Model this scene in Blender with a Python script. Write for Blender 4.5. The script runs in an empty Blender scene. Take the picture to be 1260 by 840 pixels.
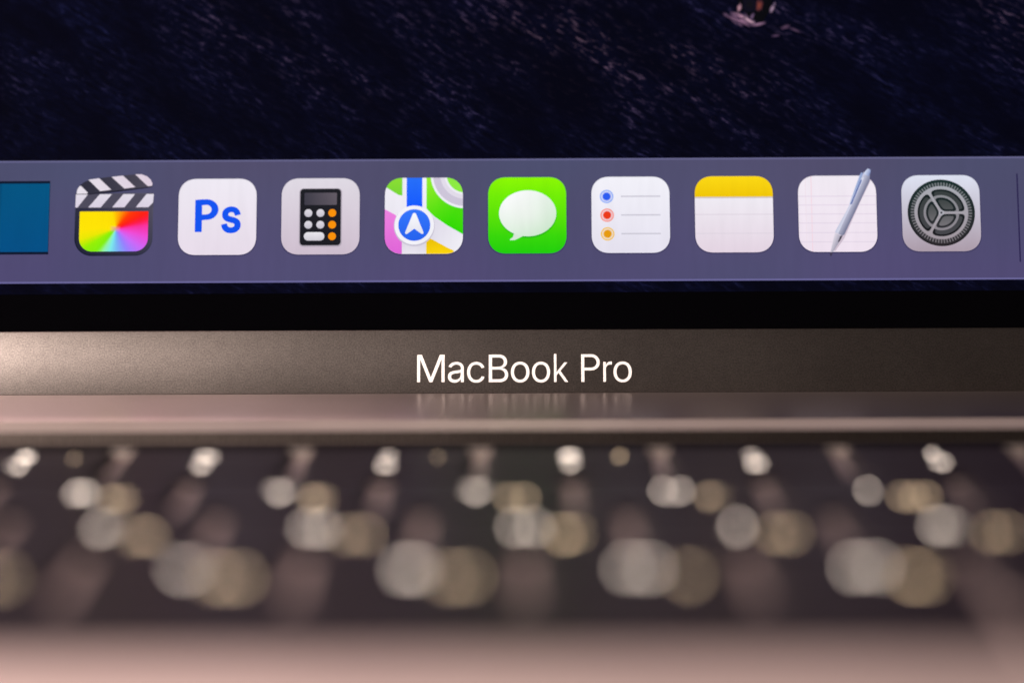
import bpy, bmesh, math, random
from mathutils import Vector, Matrix
rad = math.radians
random.seed(7)
MM = 0.001
scene = bpy.context.scene
COL = scene.collection

# ------------------------------------------------------------------ camera
IMG_W, IMG_H, FOCAL = 1260.0, 840.0, 3374.0        # the photograph and its focal length in its own pixels
CAM_LOC = Vector((0.0, 0.0, 0.047))
PITCH, YAW, ROLL = 6.96, 0.255, -0.27
cam = bpy.data.cameras.new('camera')
cam.sensor_fit = 'HORIZONTAL'
cam.sensor_width = 36.0
cam.lens = FOCAL / IMG_W * 36.0
cam.clip_start, cam.clip_end = 0.005, 50.0
camera = bpy.data.objects.new('camera', cam)
COL.objects.link(camera)
CAM_ROT = Matrix.Rotation(rad(YAW), 3, 'Z') @ Matrix.Rotation(rad(90 - PITCH), 3, 'X') @ Matrix.Rotation(rad(ROLL), 3, 'Z')
camera.matrix_world = Matrix.Translation(CAM_LOC) @ CAM_ROT.to_4x4()
scene.camera = camera
cam.dof.use_dof = True
cam.dof.focus_distance = 0.3272
cam.dof.aperture_fstop = cam.lens / 16.5           # a 16.5 mm wide opening
cam.dof.aperture_blades = 0

# ------------------------------------------------------------------ light and exposure
world = bpy.data.worlds.new('World')
scene.world = world
world.use_nodes = True
world.node_tree.nodes['Background'].inputs['Color'].default_value = (1.0, 0.80, 0.74, 1)
world.node_tree.nodes['Background'].inputs['Strength'].default_value = 0.02

def area_light(name, loc, target, size, power, color, shape='DISK', size_y=None):
    l = bpy.data.lights.new(name, 'AREA')
    l.shape = shape
    l.size = size
    if size_y: l.size_y = size_y
    l.energy = power
    l.color = color
    o = bpy.data.objects.new(name, l)
    COL.objects.link(o)
    o.location = loc
    o.rotation_euler = (Vector(target) - Vector(loc)).to_track_quat('-Z', 'Y').to_euler()
    return o

area_light('desk_lamp_light', (-0.41, -0.06, 0.295), (-0.02, 0.31, 0.0), 0.12, 7.4, (1.0, 0.89, 0.82))
area_light('side_fill_light', (-0.24, 0.30, 0.10), (-0.03, 0.30, 0.0), 0.07, 0.85, (1.0, 0.78, 0.66))  # extra unseen lamp, added to brighten the left end of deck and hinge
area_light('ceiling_light', (-0.30, 0.75, 0.85), (-0.05, 0.25, 0.0), 0.6, 9.3, (1.0, 0.71, 0.69))

scene.render.engine = 'CYCLES'
scene.cycles.use_denoising = True
scene.cycles.max_bounces = 8
scene.cycles.sample_clamp_indirect = 4.0
scene.view_settings.view_transform = 'Standard'
scene.view_settings.look = 'None'
scene.view_settings.exposure = 0.0
scene.view_settings.gamma = 1.0
scene.view_settings.use_curve_mapping = False

# ------------------------------------------------------------------ helpers
def lin(c):
    return tuple(((v / 255) / 12.92 if v / 255 <= 0.04045 else ((v / 255 + 0.055) / 1.055) ** 2.4) for v in c)

def obj(name, mesh, mat=None, parent=None, matrix=None):
    o = bpy.data.objects.new(name, mesh)
    COL.objects.link(o)
    if mat is not None and len(mesh.materials) == 0:
        for m in (mat if isinstance(mat, (list, tuple)) else [mat]):
            mesh.materials.append(m)
    if parent is not None: o.parent = parent
    if matrix is not None: o.matrix_local = matrix
    return o

def smooth(mesh, angle=35):
    for p in mesh.polygons: p.use_smooth = True
    mesh.set_sharp_from_angle(angle=rad(angle))

def to_mesh(bm, name, smooth_angle=None):
    bmesh.ops.recalc_face_normals(bm, faces=bm.faces[:])
    me = bpy.data.meshes.new(name)
    bm.to_mesh(me); bm.free()
    if smooth_angle: smooth(me, smooth_angle)
    return me

def box_bm(x0, x1, y0, y1, z0, z1, bevel=0.0, seg=3):
    bm = bmesh.new()
    bmesh.ops.create_cube(bm, size=1.0)
    for v in bm.verts:
        v.co = Vector((x0 + (v.co.x + .5) * (x1 - x0), y0 + (v.co.y + .5) * (y1 - y0), z0 + (v.co.z + .5) * (z1 - z0)))
    if bevel:
        bmesh.ops.bevel(bm, geom=bm.edges[:], offset=bevel, segments=seg, profile=0.5, affect='EDGES')
    return bm

def rounded(x0, x1, y0, y1, r, n=8, corners=(1, 1, 1, 1), p=2.0):
    """outline of a rounded rectangle; corners = x1y1, x0y1, x0y0, x1y0; p > 2 gives a squarer corner"""
    pts = []
    for k, (cx, cy) in enumerate(((x1 - r, y1 - r), (x0 + r, y1 - r), (x0 + r, y0 + r), (x1 - r, y0 + r))):
        if not corners[k]:
            pts.append(((x1, y1), (x0, y1), (x0, y0), (x1, y0))[k]); continue
        for i in range(n + 1):
            a = math.pi / 2 * (k + i / n)
            c, s = math.cos(a), math.sin(a)
            pts.append((cx + r * math.copysign(abs(c) ** (2 / p), c), cy + r * math.copysign(abs(s) ** (2 / p), s)))
    return pts

def plate_bm(outline, z0, z1, bevel=0.0, seg=2):
    bm = bmesh.new()
    low = [bm.verts.new((x, y, z0)) for x, y in outline]
    top = [bm.verts.new((x, y, z1)) for x, y in outline]
    n = len(outline)
    bm.faces.new(low[::-1])
    f = bm.faces.new(top)
    for i in range(n):
        bm.faces.new((low[i], low[(i + 1) % n], top[(i + 1) % n], top[i]))
    if bevel:
        bmesh.ops.bevel(bm, geom=list(f.edges), offset=bevel, segments=seg, profile=0.5, affect='EDGES')
    return bm

# ------------------------------------------------------------------ materials
def material(name):
    m = bpy.data.materials.new(name)
    m.use_nodes = True
    nt = m.node_tree
    return m, nt, nt.nodes['Principled BSDF']

def node(nt, kind, **kw):
    n = nt.nodes.new(kind)
    for k, v in kw.items():
        if k.startswith('i_'):
            n.inputs[k[2:].replace('_', ' ')].default_value = v
        else: setattr(n, k, v)
    return n

def metal(name, base, rough, grain=0.10, bump=0.05, metallic=1.0, aniso=0.0):
    """bead-blasted anodised aluminium: a fine speckle in colour, gloss and relief"""
    m, nt, b = material(name)
    L = nt.links.new
    tc = node(nt, 'ShaderNodeTexCoord')
    n1 = node(nt, 'ShaderNodeTexNoise', i_Scale=5200.0, i_Detail=2.0, i_Roughness=0.6)
    n2 = node(nt, 'ShaderNodeTexNoise', i_Scale=900.0, i_Detail=3.0, i_Roughness=0.6)
    n3 = node(nt, 'ShaderNodeTexNoise', i_Scale=60.0, i_Detail=2.0)
    for n in (n1, n2, n3): L(tc.outputs['Object'], n.inputs['Vector'])
    add = node(nt, 'ShaderNodeMath', operation='MULTIPLY_ADD'); L(n2.outputs['Fac'], add.inputs[0]); add.inputs[1].default_value = 0.3; L(n1.outputs['Fac'], add.inputs[2])
    mr = node(nt, 'ShaderNodeMapRange'); L(add.outputs[0], mr.inputs['Value'])
    mr.inputs['From Min'].default_value, mr.inputs['From Max'].default_value = 0.4, 0.9
    mr.inputs['To Min'].default_value, mr.inputs['To Max'].default_value = 1 - grain, 1 + grain
    mul = node(nt, 'ShaderNodeVectorMath', operation='SCALE'); mul.inputs[0].default_value = base
    L(mr.outputs[0], mul.inputs['Scale'])
    L(mul.outputs['Vector'], b.inputs['Base Color'])
    b.inputs['Metallic'].default_value = metallic
    r2 = node(nt, 'ShaderNodeMapRange'); L(n3.outputs['Fac'], r2.inputs['Value'])
    r2.inputs['From Min'].default_value, r2.inputs['From Max'].default_value = 0.3, 0.7
    r2.inputs['To Min'].default_value, r2.inputs['To Max'].default_value = rough * 0.96, rough * 1.04
    L(r2.outputs[0], b.inputs['Roughness'])
    if aniso:                                           # drawn lengthwise: reflections smear front to back
        cv = node(nt, 'ShaderNodeCombineXYZ'); cv.inputs[1].default_value = 1.0
        L(cv.outputs[0], b.inputs['Tangent'])
        b.inputs['Anisotropic'].default_value = aniso
    bp = node(nt, 'ShaderNodeBump'); bp.inputs['Strength'].default_value = bump; bp.inputs['Distance'].default_value = 0.00002
    L(n1.outputs['Fac'], bp.inputs['Height']); L(bp.outputs['Normal'], b.inputs['Normal'])
    return m

def plain(name, color, rough, metallic=0.0, spec=0.5, speckle=0.0, scale=3000.0):
    m, nt, b = material(name)
    b.inputs['Base Color'].default_value = (*color, 1)
    b.inputs['Roughness'].default_value = rough
    b.inputs['Metallic'].default_value = metallic
    b.inputs['Specular IOR Level'].default_value = spec
    if speckle:
        tc = node(nt, 'ShaderNodeTexCoord')
        n = node(nt, 'ShaderNodeTexNoise', i_Scale=scale, i_Detail=2.0)
        nt.links.new(tc.outputs['Object'], n.inputs['Vector'])
        r = node(nt, 'ShaderNodeMapRange'); nt.links.new(n.outputs['Fac'], r.inputs['Value'])
        r.inputs['From Min'].default_value, r.inputs['From Max'].default_value = 0.3, 0.7
        r.inputs['To Min'].default_value, r.inputs['To Max'].default_value = rough - speckle, rough + speckle
        nt.links.new(r.outputs[0], b.inputs['Roughness'])
    return m

def glow(name, color, strength):
    m, nt, b = material(name)
    b.inputs['Base Color'].default_value = (0.6, 0.6, 0.6, 1)
    b.inputs['Emission Color'].default_value = (*color, 1)
    b.inputs['Emission Strength'].default_value = strength
    return m

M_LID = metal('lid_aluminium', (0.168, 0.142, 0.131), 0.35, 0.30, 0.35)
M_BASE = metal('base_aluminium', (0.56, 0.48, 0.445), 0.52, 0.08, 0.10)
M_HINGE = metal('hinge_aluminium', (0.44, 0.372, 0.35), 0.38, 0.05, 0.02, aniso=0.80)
M_GLASS = plain('black_glass', (0.0008, 0.0007, 0.0011), 0.06, spec=0.15)
M_BAR = plain('touch_strip_glass', (0.80, 0.74, 0.70), 0.06, metallic=1.0)
M_CAP = plain('black_keycap', (0.009, 0.006, 0.008), 0.42, spec=0.10, speckle=0.04)
M_WELL = plain('key_well', (0.006, 0.006, 0.006), 0.7)
M_RUBBER = plain('black_rubber', (0.02, 0.02, 0.02), 0.8)
M_PRINT = plain('white_lettering', (0.77, 0.735, 0.715), 0.5)
M_LATIN = glow('backlit_legend', (1.0, 0.82, 0.69), 7.0)
M_CYR = glow('backlit_second_legend', (1.0, 0.69, 0.38), 4.2)

def screen_pixels():
    """what the panel shows: the printed colour of each piece of artwork, lit from behind"""
    m, nt, b = material('screen_pixels')
    L = nt.links.new
    at = node(nt, 'ShaderNodeAttribute', attribute_name='art')
    tc = node(nt, 'ShaderNodeTexCoord')
    mp = node(nt, 'ShaderNodeMapping'); mp.inputs['Scale'].default_value = (900, 140, 900)
    L(tc.outputs['Object'], mp.inputs['Vector'])
    n = node(nt, 'ShaderNodeTexNoise', i_Scale=1.0, i_Detail=2.0); L(mp.outputs[0], n.inputs['Vector'])
    r = node(nt, 'ShaderNodeMapRange'); L(n.outputs['Fac'], r.inputs['Value'])
    r.inputs['From Min'].default_value, r.inputs['From Max'].default_value = 0.3, 0.7
    r.inputs['To Min'].default_value, r.inputs['To Max'].default_value = 0.975, 1.02
    mix = node(nt, 'ShaderNodeVectorMath', operation='SCALE')
    L(at.outputs['Color'], mix.inputs[0]); L(r.outputs[0], mix.inputs['Scale'])
    b.inputs['Base Color'].default_value = (0.0008, 0.0007, 0.0011, 1)
    b.inputs['Roughness'].default_value = 0.06
    b.inputs['Specular IOR Level'].default_value = 0.15
    L(mix.outputs['Vector'], b.inputs['Emission Color'])
    b.inputs['Emission Strength'].default_value = 1.0
    return m
M_ART = screen_pixels()

def wallpaper():
    """a night sea seen from above: short crests running down to the right, pinker towards the top"""
    m, nt, b = material('sea_wallpaper')
    L = nt.links.new
    tc = node(nt, 'ShaderNodeTexCoord')
    def noise(angle, sx, sy, detail, rough, loc=(0, 0, 0), dist=0.0):
        r = node(nt, 'ShaderNodeMapping'); r.vector_type = 'POINT'
        r.inputs['Rotation'].default_value = (0, 0, rad(angle))
        L(tc.outputs['Object'], r.inputs['Vector'])
        s = node(nt, 'ShaderNodeMapping'); s.inputs['Scale'].default_value = (sx, sy, 1); s.inputs['Location'].default_value = loc
        L(r.outputs[0], s.inputs['Vector'])
        n = node(nt, 'ShaderNodeTexNoise', i_Scale=1.0, i_Detail=detail, i_Roughness=rough, i_Distortion=dist)
        L(s.outputs[0], n.inputs['Vector'])
        return n.outputs['Fac']
    def rng(v, a, bb, c=0.0, d=1.0, smooth_=False):
        r = node(nt, 'ShaderNodeMapRange')
        if smooth_: r.interpolation_type = 'SMOOTHSTEP'
        L(v, r.inputs['Value'])
        for k, x in zip(('From Min', 'From Max', 'To Min', 'To Max'), (a, bb, c, d)): r.inputs[k].default_value = x
        return r.outputs[0]
    def math_(op, a, c):
        n = node(nt, 'ShaderNodeMath', operation=op)
        for i, x in enumerate((a, c)):
            if isinstance(x, (int, float)): n.inputs[i].default_value = x
            else: L(x, n.inputs[i])
        return n.outputs[0]
    sep = node(nt, 'ShaderNodeSeparateXYZ'); L(tc.outputs['Object'], sep.inputs[0])
    up = rng(sep.outputs['Y'], 0.026, 0.048)
    crest = noise(31, 580, 1900, 4, 0.62, (0, 0, 0), 0.4)       # single crests
    swell = noise(38, 75, 200, 2, 0.5, (3, 1, 0))                 # bands of them
    patch = noise(20, 22, 40, 2, 0.5, (9, 4, 0))                  # broad light and dark areas
    fine = noise(30, 1500, 3000, 2, 0.6, (1, 7, 0))
    c = rng(crest, 0.53, 0.74, 0, 1, True)
    s = rng(swell, 0.42, 0.72, 0.06, 1, True)
    p = rng(patch, 0.34, 0.66, 0.25, 1.0, True)
    f = rng(fine, 0.35, 0.65, 0.45, 1.3)
    amt = math_('MULTIPLY', math_('MULTIPLY', c, s), math_('MULTIPLY', p, f))
    amt = math_('MULTIPLY', amt, rng(sep.outputs['Y'], 0.024, 0.050, 0.35, 1.0))
    amt = math_('MULTIPLY', amt, 0.62)
    soft = math_('MULTIPLY', rng(swell, 0.35, 0.75), rng(crest, 0.35, 0.65))
    # crest colour: violet blue low down and in the troughs of light, dusty pink on top
    mixc = node(nt, 'ShaderNodeMix', data_type='RGBA')
    mixc.inputs['A'].default_value = (*lin((70, 72, 136)), 1)
    mixc.inputs['B'].default_value = (*lin((168, 130, 152)), 1)
    L(math_('MULTIPLY', rng(patch, 0.40, 0.62), rng(sep.outputs['Y'], 0.027, 0.044)), mixc.inputs['Factor'])
    base = node(nt, 'ShaderNodeMix', data_type='RGBA')
    base.inputs['A'].default_value = (*lin((2, 3, 15)), 1)
    base.inputs['B'].default_value = (*lin((10, 13, 40)), 1)
    L(soft, base.inputs['Factor'])
    out = node(nt, 'ShaderNodeMix', data_type='RGBA')
    L(amt, out.inputs['Factor']); L(base.outputs['Result'], out.inputs['A']); L(mixc.outputs['Result'], out.inputs['B'])
    b.inputs['Base Color'].default_value = (0.0008, 0.0007, 0.0011, 1)
    b.inputs['Roughness'].default_value = 0.06
    b.inputs['Specular IOR Level'].default_value = 0.15
    L(out.outputs['Result'], b.inputs['Emission Color'])
    b.inputs['Emission Strength'].default_value = 1.0
    return m
M_SEA = wallpaper()

# ------------------------------------------------------------------ the laptop's frames of reference
LID_TILT = 18.0                                           # leans back from upright
HINGE = Vector((0.0, 0.3230, 0.00135))                    # bottom edge of the open lid's face
LID = Matrix.Translation(HINGE) @ Matrix.Rotation(rad(90 - LID_TILT), 4, 'X')
LID_INV = LID.inverted()

def lid_point(px, py):
    """where a point surveyed in the photograph lies on the lid's face (x across, y up the lid, metres)"""
    d = CAM_ROT @ Vector((px - IMG_W / 2, IMG_H / 2 - py, -FOCAL))
    o = LID_INV @ CAM_LOC
    d = LID_INV.to_3x3() @ d
    t = -o.z / d.z
    return (o.x + d.x * t, o.y + d.y * t)

LID_W, LID_H = 0.304, 0.212
Y_CHIN = lid_point(645, 405.3)[1]
Y_SCREEN = lid_point(645, 359.5)[1]
Y_DOCK0 = lid_point(645, 346.2)[1]
Y_DOCK1 = lid_point(645, 195.2)[1]

laptop = bpy.data.objects.new('laptop', None)
COL.objects.link(laptop)
laptop['label'] = 'open dark grey aluminium laptop with lit dock of app icons above blurred black backlit keys'
laptop['category'] = 'laptop'

# ---- lid
bm = plate_bm(rounded(-LID_W / 2, LID_W / 2, 0.0, LID_H, 0.008), -0.0046, -0.0014, 0.0)
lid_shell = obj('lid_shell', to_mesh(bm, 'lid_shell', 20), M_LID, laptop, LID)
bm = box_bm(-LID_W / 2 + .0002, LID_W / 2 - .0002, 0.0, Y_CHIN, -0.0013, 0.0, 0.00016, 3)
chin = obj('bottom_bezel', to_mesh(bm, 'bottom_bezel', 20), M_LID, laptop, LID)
chin['label'] = 'dark grey metal strip under the screen with white lettering'
bm = box_bm(-LID_W / 2 + .0012, LID_W / 2 - .0012, Y_CHIN + 0.00004, LID_H - 0.0012, -0.0013, -0.00012, 0.00005, 2)
glass = obj('black_border', to_mesh(bm, 'black_border', 20), M_GLASS, laptop, LID)
SCR_X = 0.1433
bm = box_bm(-SCR_X, SCR_X, Y_SCREEN, LID_H - 0.009, -0.00014, -0.00009)
display = obj('display', to_mesh(bm, 'display'), M_SEA, laptop, LID)
display['label'] = 'lit screen showing a dark sea at dusk'

# ---- white lettering on the strip (outlines in units of the capital height or font units)
GLYPHS = {'a':[[(182,-9,160,-9,136,-9),(114,-4,94,5,75,14),(59,27,48,45,36,62),(30,83,30,108,30,130),(35,147,43,161,52,175),(63,185,78,193,92,201),(108,207,125,211,143,215),(160,218,178,220,201,223),(219,225,234,227,248,228),(258,231,265,235,272,239),(276,245,276,255,276,255),(276,256,276,257,276,272),(273,286,267,297,261,308),(252,316,240,322,228,328),(213,331,196,331,178,331),(162,328,149,322,136,317),(126,309,118,301,110,292),(104,283,100,274,80,280),(61,285,41,291,50,314),(62,332,79,346,95,360),(113,369,133,375,153,381),(173,384,194,384,208,384),(223,383,239,379,255,376),(271,370,286,360,301,351),(313,338,322,320,332,303),(337,280,337,251,337,168),(337,84,337,0,317,0),(297,0,277,0,277,17),(277,35,277,52,275,52),(274,52,272,52,268,43),(261,34,252,25,243,15),(230,7,215,1,200,-5)],[(155,45,170,45,193,45),(212,50,228,59,243,68),(255,79,263,93,271,107),(276,122,276,138,276,155),(276,173,276,190,273,187),(268,184,259,182,251,180),(242,178,231,176,221,174),(210,172,200,171,190,170),(182,169,175,168,161,166),(147,163,134,159,121,154),(111,148,103,139,96,131),(92,119,92,105,92,92),(95,81,102,72,109,63),(118,57,130,52,142,48)]],'c':[[(226,-8,207,-8,173,-8),(143,0,117,16,91,33),(71,56,56,85,41,114),(34,149,34,187,34,227),(41,262,56,291,71,321),(91,343,117,360,143,376),(173,384,207,384,226,384),(243,382,260,377,276,372),(292,365,305,356,319,347),(330,335,340,322,350,309),(357,294,362,277,342,272),(322,267,303,262,300,272),(296,281,290,289,285,297),(278,305,270,311,262,317),(253,322,242,325,232,328),(220,330,207,330,182,330),(161,323,145,310,129,297),(116,280,108,258,100,237),(96,213,96,187,96,162),(100,139,108,117,116,96),(129,79,145,66,161,53),(182,46,207,46,220,46),(232,48,243,52,253,55),(263,60,271,66,279,72),(286,80,292,89,297,97),(301,107,304,117,324,112),(343,107,363,102,358,85),(351,70,341,56,332,43),(320,31,306,21,293,12),(277,4,261,-1,244,-6)]],'B':[[(122,0,60,0,60,170),(60,339,60,509,120,509),(181,509,241,509,276,509),(306,503,329,491,352,479),(369,462,381,442,392,422),(398,399,398,374,398,352),(394,334,387,320,379,306),(369,294,356,286,344,277),(330,271,315,267,315,265),(315,264,315,262,331,261),(347,255,363,245,379,235),(392,221,402,203,413,185),(418,163,418,136,418,111),(412,87,400,67,388,46),(370,30,344,18,319,6),(287,0,247,0,184,0)],[(125,115,125,57,165,57),(205,57,245,57,284,57),(313,65,330,80,347,95),(355,114,355,137,355,154),(351,170,342,184,334,198),(321,209,306,218,290,227),(271,231,248,231,207,231),(166,231,125,231,125,173)],[(125,341,125,285,162,285),(200,285,238,285,257,285),(273,289,288,296,303,303),(315,313,323,326,332,339),(336,355,336,372,336,395),(328,414,313,429,297,444),(273,452,240,452,202,452),(163,452,125,452,125,396)]],'o':[[(242,-8,207,-8,173,-8),(143,0,117,16,91,33),(71,56,56,85,41,114),(34,149,34,187,34,227),(41,262,56,291,71,321),(91,343,117,360,143,376),(173,384,207,384,242,384),(273,376,299,360,325,343),(345,321,359,291,374,262),(381,227,381,187,381,149),(374,114,359,85,345,56),(325,33,299,16,273,0)],[(182,46,207,46,233,46),(254,53,270,66,287,79),(299,96,307,117,315,139),(319,162,319,187,319,213),(315,236,307,258,299,280),(287,297,270,310,254,323),(233,330,207,330,182,330),(161,323,145,310,129,297),(116,280,108,258,100,237),(96,213,96,187,96,162),(100,139,108,117,116,96),(129,79,145,66,161,53)]],'r':[[(73,0,53,0,53,126),(53,253,53,379,72,379),(92,379,112,379,112,360),(112,340,112,321,113,321),(114,321,115,321,122,340),(135,355,152,367,170,379),(190,385,213,385,218,385),(223,385,229,384,235,384),(240,384,243,384,243,363),(243,343,243,322,242,323),(237,323,230,324,223,325),(215,326,207,326,189,326),(173,322,159,315,145,307),(134,297,126,284,118,270),(114,255,114,237,114,158),(114,79,114,0,93,0)]],'s':[[(211,-8,182,-8,156,-8),(133,-4,112,3,92,11),(75,23,62,38,49,53),(40,72,36,94,55,98),(74,102,94,107,99,86),(109,70,124,60,139,50),(158,45,181,45,208,45),(229,51,244,62,260,74),(268,87,268,103,268,116),(263,127,254,136,245,144),(231,151,212,155,191,160),(170,165,149,170,115,178),(89,191,72,208,55,225),(47,247,47,274,47,296),(53,315,65,332,77,348),(94,361,115,370,136,380),(160,384,187,384,213,384),(235,380,254,372,272,365),(287,353,299,339,310,325),(319,309,324,290,305,286),(287,281,268,277,263,292),(255,304,243,316,230,327),(212,333,187,333,165,333),(146,327,131,317,116,306),(109,293,109,277,109,263),(114,252,124,243,134,235),(150,228,172,223,191,218),(210,214,229,209,264,201),(290,188,306,171,323,154),(331,133,331,107,331,84),(325,64,312,47,300,30),(282,16,260,6,237,-3)]]}
def arc(cx, cy, rx, ry, a0, a1, n=14):
    return [(cx + rx * math.cos(rad(a0 + (a1 - a0) * i / n)), cy + ry * math.sin(rad(a0 + (a1 - a0) * i / n))) for i in range(n + 1)]
POLY = {
    'M': [[(0, 0), (0, 100), (18.5, 100), (50.5, 19), (82.5, 100), (101, 100), (101, 0), (88.5, 0), (88.5, 79), (56.4, 0), (44.6, 0), (12.5, 79), (12.5, 0)]],
    'P': [[(0, 0), (0, 100), (37, 100)] + arc(38, 70.5, 31, 29.5, 88, -88) + [(37, 41), (12.8, 41), (12.8, 0)],
          [(12.8, 89), (36, 89)] + arc(37, 70.5, 19.2, 18.5, 88, -88) + [(36, 52), (12.8, 52)]],
    'k': [[(0, 0), (0, 104), (12.3, 104), (12.3, 38.5), (44.5, 73), (60, 73), (29, 41.3), (62.5, 0), (47, 0), (20.3, 32.8), (12.3, 24.8), (12.3, 0)]],
}
def glyph_mesh(ch, box, depth, fat=0.0, z=0.0, poly=None):
    """one letter as a thin solid, fitted to box = x0, x1, y0, y1"""
    cu = bpy.data.curves.new('letter', 'CURVE')
    cu.dimensions = '2D'; cu.fill_mode = 'BOTH'; cu.resolution_u = 6
    if ch in (poly or POLY):
        loops = [[(x, y, x, y, x, y) for x, y in lp] for lp in (poly or POLY)[ch]]; kind = 'VECTOR'
    else:
        loops = GLYPHS[ch]; kind = 'FREE'
    xs = [p[2] for lp in loops for p in lp]; ys = [p[3] for lp in loops for p in lp]
    x0, x1, y0, y1 = min(xs), max(xs), min(ys), max(ys)
    sx, sy = (box[1] - box[0]) / (x1 - x0), (box[3] - box[2]) / (y1 - y0)
    S = 1000.0
    f = lambda x, y: ((box[0] + (x - x0) * sx) * S, (box[2] + (y - y0) * sy) * S, 0.0)
    for lp in loops:
        sp = cu.splines.new('BEZIER')
        sp.bezier_points.add(len(lp) - 1)
        sp.use_cyclic_u = True
        for bp, p in zip(sp.bezier_points, lp):
            bp.handle_left_type = bp.handle_right_type = kind
            bp.co = f(p[2], p[3])
            if kind == 'FREE':
                bp.handle_left = f(p[0], p[1]); bp.handle_right = f(p[4], p[5])
    cu.offset = fat * S
    cu.extrude = depth * S / 2
    o = bpy.data.objects.new('letter', cu)
    COL.objects.link(o)
    dg = bpy.context.evaluated_depsgraph_get()
    me = bpy.data.meshes.new_from_object(o.evaluated_get(dg))
    bpy.data.objects.remove(o); bpy.data.curves.remove(cu)
    for v in me.vertices: v.co = Vector((v.co.x / S, v.co.y / S, v.co.z / S + z))
    me.materials.clear()
    return me

def survey_box(zx0, zx1, zy0, zy1, ox, oy, k):
    """a box read off an enlargement (origin ox, oy; k times) as x0, x1, y0, y1 on the lid"""
    ym = (zy0 + zy1) / 2
    a = lid_point(ox + zx0 / k, oy + ym / k); b_ = lid_point(ox + zx1 / k, oy + ym / k)
    xm = (zx0 + zx1) / 2
    t = lid_point(ox + xm / k, oy + zy0 / k)[1]; d = lid_point(ox + xm / k, oy + zy1 / k)[1]
    return (a[0], b_[0], d, t)

CAPS, BASEL = 138.0, 268.0
WORD = [('M', 126, 257, 138, 268), ('a', 271, 347, 172, 270), ('c', 361, 444, 172, 270), ('B', 463, 555, 137.5, 267.5),
        ('o', 567, 655, 171, 269), ('o', 666, 752, 171, 269), ('k', 769, 838, 134, 267), ('P', 897, 986, 135.5, 266.5),
        ('r', 1001, 1043, 170, 266), ('o', 1049, 1136, 170, 268)]
for ch, a, b_, t, d in WORD:
    me = glyph_mesh(ch, survey_box(a, b_, t, d, 480, 400, 3.8182), 0.00001, -0.000013 if ch in 'acBor' else -0.000022, 0.00001)
    o = obj('letter', me, M_PRINT, chin)

# ---- artwork on the screen: each icon is one mesh of coloured pieces laid a few microns apart
class Art:
    def __init__(self, box=None, centre=(0, 0), size=(1, 1), z=0.0):
        self.box, self.c, self.size, self.z0 = box, centre, size, z
        self.v, self.f, self.col, self.k = [], [], [], 0
    def place(self, x, y):
        x0, x1, y0, y1 = self.box
        return (self.c[0] + ((x - x0) / (x1 - x0) - .5) * self.size[0], self.c[1] + (.5 - (y - y0) / (y1 - y0)) * self.size[1])
    def fill(self, pts, color, layer=None):
        """color: an sRGB triple, or a function of the point"""
        if len(pts) < 3: return
        z = self.z0 + self.k * 0.000006
        self.k += 1
        i0 = len(self.v)
        for x, y in pts:
            px, py = self.place(x, y)
            self.v.append((px, py, z))
            self.col.append(lin(color(x, y) if callable(color) else color))
        idx = list(range(i0, i0 + len(pts)))
        area = sum(self.v[idx[i]][0] * self.v[idx[(i + 1) % len(idx)]][1] - self.v[idx[(i + 1) % len(idx)]][0] * self.v[idx[i]][1] for i in range(len(idx)))
        self.f.append(idx if area > 0 else idx[::-1])
    def fan(self, centre, ccol, pts, color):
        z = self.z0 + self.k * 0.000006
        self.k += 1
        i0 = len(self.v)
        for (x, y), c in [(centre, ccol)] + [(p, color(*p)) for p in pts]:
            px, py = self.place(x, y)
            self.v.append((px, py, z)); self.col.append(lin(c))
        n = len(pts)
        for i in range(n):
            self.f.append([i0, i0 + 1 + (i + 1) % n, i0 + 1 + i] if True else None)
    def build(self, name, parent, label=None):
        me = bpy.data.meshes.new(name)
        me.from_pydata(self.v, [], self.f)
        at = me.color_attributes.new('art', 'FLOAT_COLOR', 'POINT')
        for i, c in enumerate(self.col): at.data[i].color = (*c, 1)
        bm = bmesh.new(); bm.from_mesh(me)
        for f in bm.faces:
            f.normal_update()
            if f.normal.z < 0: f.normal_flip()
        bmesh.ops.triangulate(bm, faces=bm.faces[:])
        bm.to_mesh(me); bm.free()
        o = obj(name, me, M_ART, parent)
        if label: o['label'] = label
        return o

def vgrad(y0, c0, y1, c1):
    def g(x, y):
        t = max(0, min(1, (y - y0) / (y1 - y0)))
        return tuple(a + (b_ - a) * t for a, b_ in zip(c0, c1))
    return g
def dgrad(p0, c0, p1, c1):
    dx, dy = p1[0] - p0[0], p1[1] - p0[1]
    L2 = dx * dx + dy * dy
    def g(x, y):
        t = max(0, min(1, ((x - p0[0]) * dx + (y - p0[1]) * dy) / L2))
        return tuple(a + (b_ - a) * t for a, b_ in zip(c0, c1))
    return g
def circle(cx, cy, r, n=36, ry=None, a0=0, a1=360):
    ry = ry or r
    m = n if a1 - a0 >= 360 else n + 1
    return [(cx + r * math.cos(rad(a0 + (a1 - a0) * i / n)), cy + ry * math.sin(rad(a0 + (a1 - a0) * i / n))) for i in range(m)]
def sector(cx, cy, r0, r1, a0, a1, n=16):
    return circle(cx, cy, r1, n, a0=a0, a1=a1) + circle(cx, cy, r0, n, a0=a0, a1=a1)[::-1]
def area2(p): return sum(p[i][0] * p[(i + 1) % len(p)][1] - p[(i + 1) % len(p)][0] * p[i][1] for i in range(len(p)))
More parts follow.
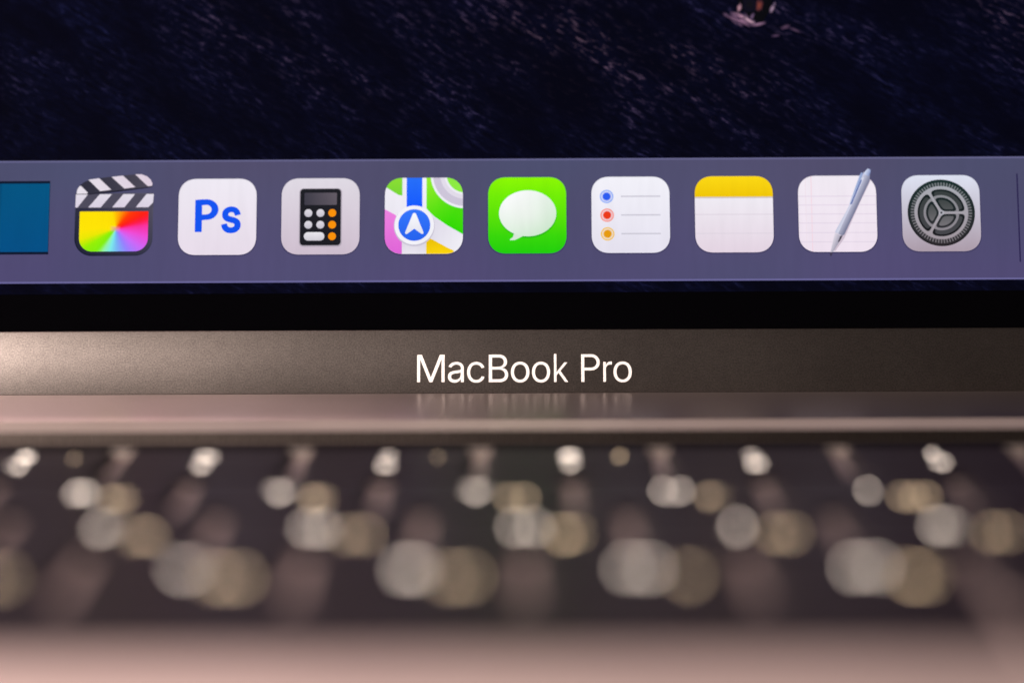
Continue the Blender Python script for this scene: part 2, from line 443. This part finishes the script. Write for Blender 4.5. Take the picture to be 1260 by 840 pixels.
def clip(sub, clipper):
    """keep what lies inside a convex outline"""
    if area2(clipper) < 0: clipper = clipper[::-1]
    out = list(sub)
    for i in range(len(clipper)):
        a, b_ = clipper[i], clipper[(i + 1) % len(clipper)]
        if abs(a[0] - b_[0]) + abs(a[1] - b_[1]) < 1e-9: continue
        side = lambda p: (b_[0] - a[0]) * (p[1] - a[1]) - (b_[1] - a[1]) * (p[0] - a[0])
        src, out = out, []
        for j in range(len(src)):
            p, q = src[j], src[(j + 1) % len(src)]
            sp, sq = side(p), side(q)
            if sp >= 0: out.append(p)
            if (sp >= 0) != (sq >= 0):
                t = sp / (sp - sq)
                out.append((p[0] + (q[0] - p[0]) * t, p[1] + (q[1] - p[1]) * t))
        if not out: return []
    return out

Z_ART = -0.00008
# dock: a translucent violet bar over the wallpaper, its hairline rims, then the icons
x_l, x_r = -0.128, 0.092
dock = Art((0, 1, 0, 1), ((x_l + x_r) / 2, (Y_DOCK0 + Y_DOCK1) / 2), (x_r - x_l, Y_DOCK1 - Y_DOCK0), Z_ART)
NX, NY = 44, 10
for i in range(NX):
    for j in range(NY):
        def c(x, y):
            w = 0.5 + 0.5 * math.sin(x * 37 + 1.3) * math.cos(y * 3.1 + x * 17)
            v = 0.5 + 0.5 * math.sin(x * 23 + 4)
            top = (77 + 5 * v, 77 + 3 * w, 107 + 5 * w)
            bot = (78 + 5 * w, 74 + 3 * v, 112 + 5 * w)
            t = y * y * (3 - 2 * y)
            return tuple(a + (b_ - a) * t for a, b_ in zip(top, bot))
        dock.fill([(i / NX, j / NY), ((i + 1) / NX, j / NY), ((i + 1) / NX, (j + 1) / NY), (i / NX, (j + 1) / NY)], c)
        dock.k = 0
dock.k = 1
dock.fill([(0, 0), (1, 0), (1, 0.013), (0, 0.013)], (104, 102, 142))
dock.fill([(0, 0.985), (1, 0.985), (1, 1), (0, 1)], (104, 100, 150))
dock.build('dock', display, 'violet grey bar across the bottom of the screen')

ICON_W = lid_point(649.2 + 48.1, 265)[0] - lid_point(649.2 - 48.1, 265)[0]
C0, C8 = lid_point(140.1, 267.3), lid_point(1158.1, 262.2)
def centre(i, dy=0.0):
    return (C0[0] + (C8[0] - C0[0]) * i / 8, C0[1] + (C8[1] - C0[1]) * i / 8 + dy)
Z_ICON = Z_ART + 0.00002
def icon(i, box, dx=0.0):
    c = centre(i)
    a = Art(box, (c[0] + dx, c[1]), (ICON_W, ICON_W), Z_ICON)
    return a
def tile(a, color, r=0.232, shade=True):
    x0, x1, y0, y1 = a.box
    w, h = x1 - x0, y1 - y0
    if shade:
        a.fill(rounded(x0 - .012 * w, x1 + .012 * w, y0 + .0 * h, y1 + .018 * h, (r + .01) * w, 10, p=2.25), (66, 62, 98))
    o = rounded(x0, x1, y0, y1, r * w, 12, p=2.25)
    a.fill(o, color)
    return o

# 1 film clapper
a = icon(0, (353, 717, 150, 512))
body = rounded(353, 717, 216, 514, 82, 10, corners=(1, 1, 0, 0))
a.fill(body, dgrad((640, 230), (92, 88, 104), (470, 500), (20, 27, 48)))
a.fill(rounded(358, 712, 222, 508, 78, 10, corners=(1, 1, 0, 0)), dgrad((690, 250), (84, 80, 98), (480, 440), (36, 38, 56)))
field = rounded(375, 695, 303, 493, 62, 10, corners=(1, 1, 0, 0))
dense = []
for k in range(len(field)):
    p, q = field[k], field[(k + 1) % len(field)]
    n = max(1, int(math.hypot(q[0] - p[0], q[1] - p[1]) / 8))
    dense += [(p[0] + (q[0] - p[0]) * t / n, p[1] + (q[1] - p[1]) * t / n) for t in range(n)]
WHEEL = [(-180, (255, 228, 0)), (-150, (255, 226, 0)), (-105, (255, 222, 0)), (-72, (255, 150, 0)), (-48, (255, 58, 0)), (-28, (255, 32, 20)), (-17, (255, 26, 70)),
         (-6, (250, 50, 160)), (15, (240, 75, 215)), (38, (205, 105, 250)), (62, (150, 130, 255)), (85, (120, 180, 245)), (104, (125, 235, 235)), (118, (150, 245, 170)),
         (130, (130, 238, 10)), (148, (150, 240, 0)), (163, (235, 232, 0)), (180, (255, 228, 0))]
def wheel(x, y):
    t = math.degrees(math.atan2(y - 385, x - 545))
    for (a0, c0), (a1, c1) in zip(WHEEL, WHEEL[1:]):
        if a0 <= t <= a1:
            u = (t - a0) / (a1 - a0)
            return tuple(p + (q - p) * u for p, q in zip(c0, c1))
    return WHEEL[0][1]
inner = [(545 + (x - 545) * .16, 385 + (y - 385) * .16) for x, y in dense]
for k in range(len(dense)):
    m = (k + 1) % len(dense)
    a.fill([inner[k], inner[m], dense[m], dense[k]], wheel); a.k -= 1
a.k += 1
a.fan((545, 385), (225, 150, 150), inner, wheel)
a.fill([(353, 220), (718, 220), (718, 286), (353, 286)], vgrad(0, (78, 75, 92), 1, (78, 75, 92)))
for q in ([(355, 221), (411, 221), (364, 284), (354, 284)], [(467, 221), (523, 221), (472, 284), (414, 284)],
          [(577, 221), (631, 221), (583, 284), (526, 284)], [(685, 221), (719, 221), (716, 262), (694, 284), (636, 284)]):
    a.fill(q, vgrad(221, (226, 220, 232), 284, (218, 208, 226)))
bar_ = [(357, 219), (360, 199), (371, 180), (392, 163), (420, 151), (500, 140), (640, 126), (662, 127), (686, 137), (703, 153), (712, 172), (710, 184), (690, 188), (540, 205), (410, 220)]
a.fill([(356, 222), (358, 216), (470, 204), (712, 178), (711, 187), (690, 192), (540, 211), (420, 222)], (18, 18, 36))
a.fill(bar_, dgrad((380, 180), (46, 46, 60), (700, 150), (78, 74, 88)))
for q in ([(358, 219), (361, 199), (371, 182), (379, 182), (411, 214), (405, 219)], [(412, 152), (462, 145), (520, 200), (468, 207)],
          [(520, 139), (573, 133), (632, 188), (581, 195)], [(630, 127), (660, 127), (686, 137), (703, 153), (712, 172), (710, 182), (690, 184)]):
    a.fill(q, dgrad((360, 220), (232, 226, 236), (700, 140), (222, 206, 222)))
a.build('app_icon', display, 'film clapperboard icon with a rainbow field')

# 2 white tile with blue letters
a = icon(1, (833, 1207, 150, 513), 0.00002)
tile(a, vgrad(150, (238, 233, 243), 513, (232, 220, 234)))
o2 = a.build('app_icon', display, 'white tile icon with bold blue letters Ps')
def letter_on(icon_art, ch, zbox, poly, fat):
    x0, y1 = icon_art.place(zbox[0], zbox[2]); x1, y0 = icon_art.place(zbox[1], zbox[3])
    me = glyph_mesh(ch, (x0 - 0, x1, y0, y1), 0.000004, fat, Z_ICON + 0.00003, poly)
    at = me.color_attributes.new('art', 'FLOAT_COLOR', 'POINT')
    for d in at.data: d.color = (*lin((18, 84, 240)), 1)
    return me
BOLD_P = {'P': [[(0, 0), (0, 98), (16, 99.5), (34, 100)] + arc(36, 68.5, 36, 31.5, 88, -88) + [(34, 37), (21.5, 36), (21.5, 0)],
                [(21.5, 82), (32, 82.5)] + arc(34, 68.5, 16.5, 14.5, 85, -85) + [(32, 53.5), (21.5, 53.5)]]}
m1 = letter_on(a, 'P', (913, 1025, 248, 404), BOLD_P, 0.0)
m2 = letter_on(a, 's', (1046, 1126, 289, 404), None, 0.00016)
bm = bmesh.new(); bm.from_mesh(o2.data); bm.from_mesh(m1); bm.from_mesh(m2); bm.to_mesh(o2.data); bm.free()

# 3 pocket calculator
a = icon(2, (64, 430, 148, 509))
tile(a, vgrad(148, (224, 218, 228), 509, (206, 190, 206)))
a.fill(rounded(147, 347, 196, 473, 20), (176, 166, 180))
a.fill(rounded(151, 342, 198, 466, 17), dgrad((160, 200), (30, 32, 38), (340, 460), (18, 18, 24)))
a.fill(rounded(156, 337, 203, 461, 14), (28, 29, 35))
a.fill(rounded(171, 323, 217, 275, 5), dgrad((180, 270), (62, 60, 72), (320, 220), (98, 90, 100)))
for x in (190, 246.5, 302):
    for y in (313.5, 369, 424):
        if y == 424 and x < 300: continue
        a.fill(circle(x, y, 18.5, 24), (250, 146, 6) if x > 300 else vgrad(y - 20, (226, 222, 230), y + 20, (196, 192, 204)))
a.fill(rounded(170, 266, 404, 444, 19.9), vgrad(404, (234, 232, 238), 444, (208, 204, 214)))
a.build('app_icon', display, 'pale tile icon with a black pocket calculator')

# 4 road map
a = icon(3, (548, 915, 146, 508))
T = tile(a, vgrad(146, (242, 240, 248), 508, (230, 226, 238)))
K = 84 / 12.25
def mp(x, y): return (548 + (x - 98) / (770 - 98) * 367, 146 + (y - 90) / (757 - 90) * 362)      # second enlargement
def part(pts, color, raw=False):
    a.fill(clip(pts if raw else [mp(*p) for p in pts], T), color)
part([(98, 60), (248, 60), (248, 246), (215, 240), (120, 180), (98, 168)], vgrad(146, (140, 222, 50), 232, (118, 214, 52)))
part([(248, 60), (272, 60), (272, 420), (248, 420)], (236, 234, 244))
part([(285, 60), (420, 60), (420, 360), (285, 360)], vgrad(146, (38, 112, 250), 290, (18, 88, 255)))
part([(456, 60), (800, 60), (800, 603), (640, 512), (520, 428), (456, 360)], dgrad(mp(470, 100), (150, 236, 40), mp(700, 480), (48, 218, 0)))
cx, cy = mp(790, 60)
part(circle(cx, cy, 163, 60), (240, 238, 246), True)
part(circle(cx, cy, 152, 60), (206, 198, 218), True)
part(circle(cx, cy, 118, 60), (226, 220, 234), True)
part(circle(cx, cy, 98, 50), (240, 238, 246), True)
part(circle(cx, cy, 88, 50), (142, 236, 66), True)
part([(98, 366), (190, 416), (246, 520), (246, 800), (98, 800)], dgrad(mp(110, 400), (240, 132, 226), mp(240, 720), (222, 100, 214)))
part([(455, 640), (486, 610), (520, 628), (690, 728), (690, 800), (455, 800)], vgrad(420, (232, 190, 0), 508, (252, 212, 10)))
part([(456, 440), (456, 622), (470, 612), (640, 706), (760, 760), (800, 700), (800, 620), (640, 520), (520, 436)], dgrad(mp(480, 520), (222, 218, 232), mp(740, 660), (240, 238, 246)))
part([(248, 600), (455, 600), (455, 800), (248, 800)], vgrad(420, (212, 206, 220), 500, (234, 230, 240)))
cx, cy = mp(352, 506)
part(circle(cx, cy + 4, 96, 48), (198, 192, 210), True)
part(circle(cx, cy, 93, 48), (243, 242, 249), True)
part(circle(cx, cy, 75, 48), vgrad(cy - 75, (52, 118, 252), cy + 75, (36, 98, 238)), True)
part([(340, 404), (352, 399), (365, 405), (432, 572), (428, 584), (415, 584), (352, 538), (288, 585), (276, 583), (273, 572)], dgrad(mp(350, 400), (252, 252, 255), mp(350, 590), (226, 226, 240)))
a.build('app_icon', display, 'road map icon with a blue compass arrow')

# 5 speech bubble
a = icon(4, (42, 410, 145, 505))
tile(a, vgrad(145, (140, 248, 0), 505, (30, 206, 8)))
bub = circle(228, 316, 135, 48, 109)
sh = circle(229, 321, 137, 48, 111)
a.fill(sh, vgrad(210, (110, 236, 6), 430, (34, 178, 16)))
a.fill([(158, 385), (164, 410), (158, 428), (142, 440), (147, 443), (168, 442), (192, 430), (212, 420), (215, 400)], (214, 232, 214))
a.fan((236, 330), (234, 242, 234), bub, dgrad((150, 215), (252, 252, 253), (285, 420), (206, 232, 206)))
a.build('app_icon', display, 'green tile icon with a white speech bubble')

# 6 reminder list
a = icon(5, (530, 895, 140, 502))
tile(a, vgrad(140, (242, 241, 249), 502, (230, 226, 240)))
for x, y, pale, deep in ((601, 234, (150, 178, 248), (44, 92, 240)), (602.5, 323, (248, 150, 138), (236, 58, 24)), (604, 412, (244, 198, 100), (232, 156, 12))):
    a.fill(circle(x, y, 32, 32), pale)
    a.fill(circle(x, y, 25.5, 28), (232, 228, 244))
    a.fill(circle(x, y, 23.5, 28), tuple(0.5 * p + 0.5 * q for p, q in zip(pale, (232, 228, 244))))
    a.fill(circle(x, y, 18.5, 28), deep)
    a.fill([(668, y - 3.5), (852, y - 3.5), (852, y + 3), (668, y + 3)], (203, 200, 213))
a.build('app_icon', display, 'white tile icon with blue, red and orange dots beside lines')

# 7 note pad
a = icon(6, (0, 368, 138, 500))
T = tile(a, vgrad(240, (240, 236, 244), 500, (228, 212, 226)))
a.fill(clip([(-5, 100), (400, 100), (400, 236), (-5, 236)], T), vgrad(138, (252, 216, 18), 236, (240, 198, 4)))
a.fill(clip([(-5, 236), (400, 236), (400, 243), (-5, 243)], T), (208, 198, 196))
for y in (318, 408):
    a.fill(clip([(-5, y), (400, y), (400, y + 4), (-5, y + 4)], T), (222, 212, 224))
a.build('app_icon', display, 'note pad icon with a yellow top band')

# 8 lined page with a pen
a = icon(7, (202, 572, 135, 498))
T = tile(a, vgrad(135, (241, 234, 243), 498, (240, 226, 240)))
for x in (238, 265):
    a.fill(clip([(x - 2, 100), (x + 2, 100), (x + 2, 600), (x - 2, 600)], T), (244, 214, 226) if x > 240 else (238, 224, 234))
for y in (233, 275, 318, 361, 407, 451):
    a.fill(clip([(150, y - 2.5), (600, y - 2.5), (600, y + 2.5), (150, y + 2.5)], T), (229, 216, 232))
def pp(x, y): return (202 + (x - 148) / (768 - 148) * 370, 135 + (y - 130) / (748 - 130) * 363)
def pen(pts, c): a.fill([pp(*p) for p in pts], c)
pen([(708, 160), (730, 165), (640, 345), (505, 640), (430, 745), (418, 735)], (206, 190, 206))
pen([(640, 128), (655, 104), (672, 112), (676, 140), (572, 366), (553, 362)], dgrad(pp(590, 250), (168, 186, 222), pp(625, 262), (128, 146, 196)))
pen([(676, 100), (722, 122), (720, 172), (505, 612), (486, 616), (432, 592), (436, 580), (560, 362)], dgrad(pp(560, 350), (206, 206, 228), pp(618, 380), (108, 112, 142)))
pen([(660, 140), (676, 148), (458, 600), (438, 588), (545, 385)], dgrad(pp(550, 370), (200, 204, 226), pp(580, 385), (228, 226, 240)))
pen([(648, 165), (658, 168), (572, 362), (558, 368)], (84, 104, 168))
pen([(688, 92), (706, 74), (728, 82), (728, 104), (712, 136), (676, 122)], dgrad(pp(690, 95), (214, 222, 246), pp(726, 112), (124, 140, 190)))
pen([(432, 594), (470, 614), (494, 616), (470, 660), (412, 752), (392, 754)], dgrad(pp(425, 650), (226, 220, 232), pp(462, 668), (150, 146, 168)))
pen([(474, 622), (494, 618), (468, 665), (452, 672)], (74, 70, 84))
pen([(388, 752), (412, 752), (402, 782), (388, 782)], (64, 58, 84))
a.build('app_icon', display, 'lined page icon with a silver pen across it')

# 9 gear wheel
a = icon(8, (687, 1055, 133, 495))
tile(a, vgrad(133, (222, 226, 242), 495, (172, 156, 170)))
g = lambda x, y: (687 + (x - 125) / (720 - 125) * 368, 133 + (y - 128) / (714 - 128) * 362)
cx, cy = g(424, 418)
R = lambda r: r / 595 * 368
a.fill(circle(cx, cy, R(256), 72), vgrad(cy - R(256), (16, 40, 38), cy + R(256), (30, 26, 30)))
a.fill(circle(cx, cy, R(248), 72), vgrad(cy - R(248), (24, 46, 44), cy + R(248), (44, 40, 44)))
NT = 64
k0 = a.k
for i in range(NT):
    a0 = 360 * i / NT
    a.k = k0
    a.fill(sector(cx, cy, R(204), R(233), a0, a0 + 2.9, 3), vgrad(cy - R(220), (118, 124, 128), cy + R(220), (112, 106, 112)))
a.k = k0 + 1
a.fill(circle(cx, cy, R(205), 72), vgrad(cy - R(209), (176, 178, 188), cy + R(209), (146, 136, 144)))
a.fill(circle(cx, cy, R(199), 72), vgrad(cy - R(203), (168, 170, 178), cy + R(203), (160, 150, 158)))
k0 = a.k
def window(c0, r_in, r_out, inset, q):
    """a three-cornered opening between two spokes: arc outside, straight sides, rounded corners"""
    pts = []
    def pol(r, t): return (cx + r * math.cos(rad(t)), cy + r * math.sin(rad(t)))
    def edge(r, side):
        t = math.degrees(math.asin(min(1, inset / r)))
        return pol(r, c0 + side * (60 - t))
    def bez(p, c, e, n=5):
        return [tuple((1 - u) ** 2 * p[m] + 2 * u * (1 - u) * c[m] + u * u * e[m] for m in (0, 1)) for u in [i / n for i in range(n + 1)]]
    t_o = 60 - math.degrees(math.asin(inset / r_out))
    dq = math.degrees(q / r_out)
    arc_ = [pol(r_out, c0 - t_o + dq + (2 * t_o - 2 * dq) * i / 20) for i in range(21)]
    pts += bez(edge(r_out - q, -1), edge(r_out, -1), arc_[0]) + arc_[1:-1] + bez(arc_[-1], edge(r_out, 1), edge(r_out - q, 1))
    if r_in <= inset / math.sin(rad(60)) + q:
        tip = pol(inset / math.sin(rad(60)), c0)
        pts += bez(edge(inset / math.sin(rad(60)) + q, 1), tip, edge(inset / math.sin(rad(60)) + q, -1))
    else:
        t_i = 60 - math.degrees(math.asin(inset / r_in))
        pts += [pol(r_in, c0 + t_i - 2 * t_i * i / 16) for i in range(17)]
    return pts
for c0 in (-60, 60, 180):
    a.k = k0
    a.fill(window(c0, 0, R(181), R(10), R(30)), vgrad(cy - R(180), (18, 32, 32), cy + R(180), (26, 27, 30)))
    a.fill(window(c0, 0, R(166), R(25), R(26)), vgrad(cy - R(170), (56, 63, 63), cy + R(170), (70, 70, 75)))
    a.fill(window(c0, R(60), R(135), R(11), R(2)), vgrad(cy - R(132), (140, 141, 147), cy + R(132), (140, 134, 142)))
    a.fill(window(c0, 0, R(117), R(11), R(22)), vgrad(cy - R(116), (18, 34, 34), cy + R(116), (48, 48, 52)))
    a.fill(window(c0, 0, R(100), R(26), R(18)), vgrad(cy - R(98), (62, 68, 68), cy + R(98), (116, 113, 118)))
a.fill(circle(cx, cy, R(20), 20), (176, 176, 186))
a.fill(circle(cx, cy, R(9), 12), (70, 70, 76))
a.build('app_icon', display, 'grey gear wheel icon with three spokes')

# 10 the teal window at the left end, and the divider at the right end of the bar
p0, p1 = lid_point(-36, 224), lid_point(59.2, 312)
w, h = p1[0] - p0[0], p0[1] - p1[1]
a = Art((0, 100, 0, 100), ((p0[0] + p1[0]) / 2, (p0[1] + p1[1]) / 2), (w, h), Z_ICON)
a.fill([(0, -1), (100, -1), (100, 101), (0, 101)], (10, 22, 44))
a.fill([(0, 2.5), (99.5, 2.5), (99.5, 97.5), (0, 97.5)], vgrad(0, (0, 84, 128), 100, (0, 78, 132)))
a.fill([(0, 2.5), (39, 2.5), (39, 97.5), (0, 97.5)], (0, 72, 116))
a.build('app_icon', display, 'plain teal rectangle at the left end of the dock')
p0, p1 = lid_point(1251.8, 213.5), lid_point(1255.2, 322)
a = Art((0, 1, 0, 1), ((p0[0] + p1[0]) / 2, (p0[1] + p1[1]) / 2), (0.00018, p0[1] - p1[1]), Z_ICON)
a.fill([(0, 0), (1, 0), (1, 1), (0, 1)], (44, 38, 78))
a.build('dock_divider', display, 'thin dark upright line near the right end of the dock')

# the rock in the surf at the top edge of the photograph
p0 = lid_point(930, 0)
kx = ICON_W / 96.2
a = Art((-0.5, 0.5, -0.5, 0.5), p0, (kx, kx), Z_ART)
rnd = random.Random(3)
def blob(cx, cy, rx, ry, ang, col, n=14, rough=0.25):
    pts = []
    for i in range(n):
        t = 2 * math.pi * i / n
        r = 1 + rnd.uniform(-rough, rough)
        x, y = rx * r * math.cos(t), ry * r * math.sin(t)
        c, s = math.cos(rad(ang)), math.sin(rad(ang))
        pts.append((cx + x * c - y * s, cy + x * s + y * c))
    edge = (12, 10, 30)
    a.fan((cx, cy), col, pts, lambda x, y: tuple(0.25 * p + 0.75 * q for p, q in zip(col, edge)))
for _ in range(16):
    blob(rnd.uniform(-38, 4), rnd.uniform(19, 33), rnd.uniform(3, 7), rnd.uniform(1.2, 2.6), 32, (104, 78, 104))
blob(-16, 24, 15, 4, 26, (200, 150, 176)); blob(-20, 27, 20, 4.5, 22, (150, 110, 138)); blob(-9, 27, 9, 2.6, 32, (222, 176, 196))
blob(2, 32, 12, 2.4, -8, (150, 112, 140)); blob(-26, 21, 8, 2.4, 40, (130, 96, 124))
a.fill([(-23, -30), (24, -30), (22, -6), (19, 8), (14, 20), (8, 29), (0, 28), (-8, 24), (-14, 16), (-20, 14), (-22, 6)], (7, 8, 12))
blob(4, 8, 4.5, 9, 12, (128, 62, 52)); blob(6, -6, 4, 10, 5, (86, 44, 44)); blob(-8, 6, 8, 10, 0, (16, 16, 20))
blob(20, 12, 2.6, 7, 34, (170, 140, 164)); blob(23, 6, 2, 3.5, 20, (116, 96, 120)); blob(-21, 11, 2.6, 6.5, 14, (196, 146, 160))
blob(-5, 22, 2.4, 5.5, 20, (116, 90, 120)); blob(36, 36, 7, 3, -15, (88, 64, 88)); blob(48, 40, 8, 2.2, 25, (84, 62, 86)); blob(24, 47, 6, 2.4, -10, (80, 58, 84))
a.build('wallpaper_rock', display, 'dark rock in pale surf at the top of the wallpaper')

# ------------------------------------------------------------------ hinge cover, base, touch strip, trackpad
prof = [(0.3262, -0.0020), (0.3256, 0.0000), (0.3242, 0.00105), (0.3229, 0.00135), (0.3223, 0.00147), (0.3214, 0.00145), (0.3190, 0.00118), (0.3165, 0.00078), (0.3140, 0.00035), (0.3122, -0.00005), (0.3114, -0.00045), (0.3112, -0.0030)]
def sweep(name, prof, x0, x1, mat, parent, ang=50):
    bm = bmesh.new()
    rows = [[bm.verts.new((x, y, z)) for y, z in prof] for x in (x0, x1)]
    n = len(prof)
    for i in range(n):
        j = (i + 1) % n
        bm.faces.new((rows[0][i], rows[0][j], rows[1][j], rows[1][i]))
    bm.faces.new(rows[0][::-1]); bm.faces.new(rows[1])
    return obj(name, to_mesh(bm, name, ang), mat, parent)
sweep('hinge_cover', prof, -0.146, 0.146, M_HINGE, laptop)

BASE_W, BASE_BACK, BASE_FRONT = 0.304, 0.3110, 0.1140
bm = plate_bm(rounded(-BASE_W / 2, BASE_W / 2, BASE_FRONT, BASE_BACK, 0.008), -0.0140, 0.0, 0.0005, 3)
TB0, TB1, TB_TILT = 0.2908, 0.3026, 3.65
base = obj('base', to_mesh(bm, 'base', 20), M_BASE, laptop)
WELL = -0.0008                                            # the keys stand in a sunk field, their tops nearly level with the deck
for k, cutter in enumerate((box_bm(-0.1380, 0.1380, TB0 - 0.0002, TB1 + 0.0002, -0.0016, 0.002),
                            box_bm(-0.1392, 0.1392, 0.1948, TB0 - 0.0004, WELL, 0.002))):
    cut = obj('cut', to_mesh(cutter, 'cut'))
    bo = base.modifiers.new('slot', 'BOOLEAN'); bo.operation = 'DIFFERENCE'; bo.object = cut; bo.solver = 'EXACT'
    cutmesh = bpy.data.meshes.new_from_object(base.evaluated_get(bpy.context.evaluated_depsgraph_get()))
    base.modifiers.clear(); bpy.data.objects.remove(cut)
    base.data = cutmesh
for p in base.data.polygons: p.use_smooth = False
base.data.name = 'base'

base['label'] = 'metal lower half with palm rest and the web between the keys'

bm = box_bm(-0.1378, 0.1378, -(TB1 - TB0) / 2, (TB1 - TB0) / 2, -0.0010, 0.0, 0.00008, 2)
obj('touch_strip', to_mesh(bm, 'touch_strip', 20), M_BAR, laptop,
    Matrix.Translation((0, (TB0 + TB1) / 2, -0.00028)) @ Matrix.Rotation(rad(TB_TILT), 4, 'X'))
bm = plate_bm(rounded(-0.0665, 0.0665, 0.1170, 0.1930, 0.004), -0.0004, 0.00004)
obj('trackpad', to_mesh(bm, 'trackpad', 20), M_BASE, laptop)
for x in (-0.13, 0.13):
    for y in (0.13, 0.295):
        bm = bmesh.new()
        bmesh.ops.create_cone(bm, cap_ends=True, segments=20, radius1=0.005, radius2=0.006, depth=0.0015)
        obj('rubber_foot', to_mesh(bm, 'rubber_foot', 40), M_RUBBER, laptop, Matrix.Translation((x, y, -0.01475)))

# ------------------------------------------------------------------ keys
U, GAP, KEY_TOP = 19.05 * MM, 2.1 * MM, 0.25 * MM
ROWS = [0.2813, 0.2628, 0.2444, 0.2260, 0.2050]
key_cache = {}
def key_mesh(w, d):
    k = (round(w, 5), round(d, 5))
    if k not in key_cache:
        bm = plate_bm(rounded(-w / 2, w / 2, -d / 2, d / 2, 0.0013, 4), WELL + 0.0001, KEY_TOP, 0.00025, 2)
        bmesh.ops.recalc_face_normals(bm, faces=bm.faces[:])
        e = 0.00045
        o_ = rounded(-w / 2 - e, w / 2 + e, -d / 2 - e, d / 2 + e, 0.0016, 4)
        f = bm.faces.new([bm.verts.new((x, y, WELL + 0.00006)) for x, y in o_])
        f.material_index = 1
        me = bpy.data.meshes.new('key')
        bm.to_mesh(me); bm.free()
        smooth(me, 20)
        me.materials.append(M_CAP); me.materials.append(M_WELL)
        key_cache[k] = me
    return key_cache[k]
text_cache = {}
def text_mesh(s, size):
    k = (s, round(size, 6))
    if k not in text_cache:
        cu = bpy.data.curves.new('legend', 'FONT')
        cu.body = s; cu.size = size * 1000; cu.align_x = 'CENTER'; cu.align_y = 'CENTER'
        cu.resolution_u = 3
        o = bpy.data.objects.new('legend', cu); COL.objects.link(o)
        me = bpy.data.meshes.new_from_object(o.evaluated_get(bpy.context.evaluated_depsgraph_get()))
        bpy.data.objects.remove(o); bpy.data.curves.remove(cu)
        if len(me.vertices):
            xs = [v.co.x for v in me.vertices]; ys = [v.co.y for v in me.vertices]
            mx, my = (min(xs) + max(xs)) / 2, (min(ys) + max(ys)) / 2
            for v in me.vertices: v.co = Vector(((v.co.x - mx) / 1000, (v.co.y - my) / 1000, 0))
        me.materials.clear()
        text_cache[k] = me
    return text_cache[k]
legend_cache = {}
def key(x, y, w, d=U - GAP, latin=None, upper=None, second=None, name='key'):
    o = obj(name, key_mesh(w, d), None, laptop, Matrix.Translation((x, y, 0)))
    z = KEY_TOP + 0.00001
    def leg(s, dx, dy, size, mat):
        k = (s, size, mat.name)
        if k not in legend_cache:
            me = text_mesh(s, size).copy(); me.materials.append(mat); legend_cache[k] = me
        if len(legend_cache[k].vertices):
            obj('legend', legend_cache[k], None, o, Matrix.Translation((dx, dy, z)))
    if latin and upper:
        leg(latin, 0, -0.0026, 0.0030, M_LATIN); leg(upper, 0, 0.0030, 0.0030, M_LATIN)
        if second: leg(second, 0.0052, 0.0022, 0.0031, M_CYR)
    elif latin:
        leg(latin, 0 if len(latin) == 1 else -w * .18, 0.0 if len(latin) == 1 else -0.003, 0.0037 if len(latin) == 1 else 0.0026, M_LATIN)
        if second: leg(second, 0.0040, -0.0034, 0.0036, M_CYR)
    return o
def row(y, items):
    x = -7.25 * U
    for it in items:
        w = it[0] * U
        if it[0] > 0 and len(it) > 1:
            key(x + w / 2, y, w - GAP, U - GAP, *it[1:])
        x += w
row(ROWS[0], [(1, '`', '~', 'ё')] + [(1, c, s, r) for c, s, r in zip('1234567890-=', '!@#$%^&*()_+', (None, '"', '№', ';', None, ':', '?', None, None, None, None, None))] + [(1.5, 'delete')])
row(ROWS[1], [(1.5, 'tab')] + [(1, c, None, r) for c, r in zip('QWERTYUIOP', 'ЙЦУКЕНГШЩЗ')] + [(1, '[', '{', 'Х'), (1, ']', '}', 'Ъ'), (1, '\\', '|')])
row(ROWS[2], [(1.75, 'caps lock')] + [(1, c, None, r) for c, r in zip('ASDFGHJKL', 'ФЫВАПРОЛД')] + [(1, ';', ':', 'Ж'), (1, "'", '"', 'Э'), (1.75, 'return')])
row(ROWS[3], [(2.25, 'shift')] + [(1, c, None, r) for c, r in zip('ZXCVBNM', 'ЯЧСМИТЬ')] + [(1, ',', '<', 'Б'), (1, '.', '>', 'Ю'), (1, '/', '?'), (2.25, 'shift')])
x = -7.25 * U
for w, s in ((1, 'fn'), (1, 'control'), (1, 'option'), (1.25, 'command'), (5, None), (1.25, 'command'), (1, 'option')):
    key(x + w * U / 2, ROWS[4], w * U - GAP, U - GAP + 0.0012, s, name='key' if s else 'space_bar')
    x += w * U
HALF = (U - GAP) / 2 - 0.0003
for k in range(3):
    for dy in ((-1, 1) if k == 1 else (-1,)):
        key(x + U / 2, ROWS[4] + dy * (HALF / 2 + 0.0003), U - GAP, HALF)
    x += U

# ------------------------------------------------------------------ the desk under it
bm = box_bm(-0.6, 0.6, -0.05, 0.75, -0.0455, -0.0155, 0.002, 2)
desk = obj('desk', to_mesh(bm, 'desk', 40), plain('desk_top', (0.10, 0.07, 0.055), 0.55, speckle=0.08, scale=90), None)
desk['kind'] = 'structure'
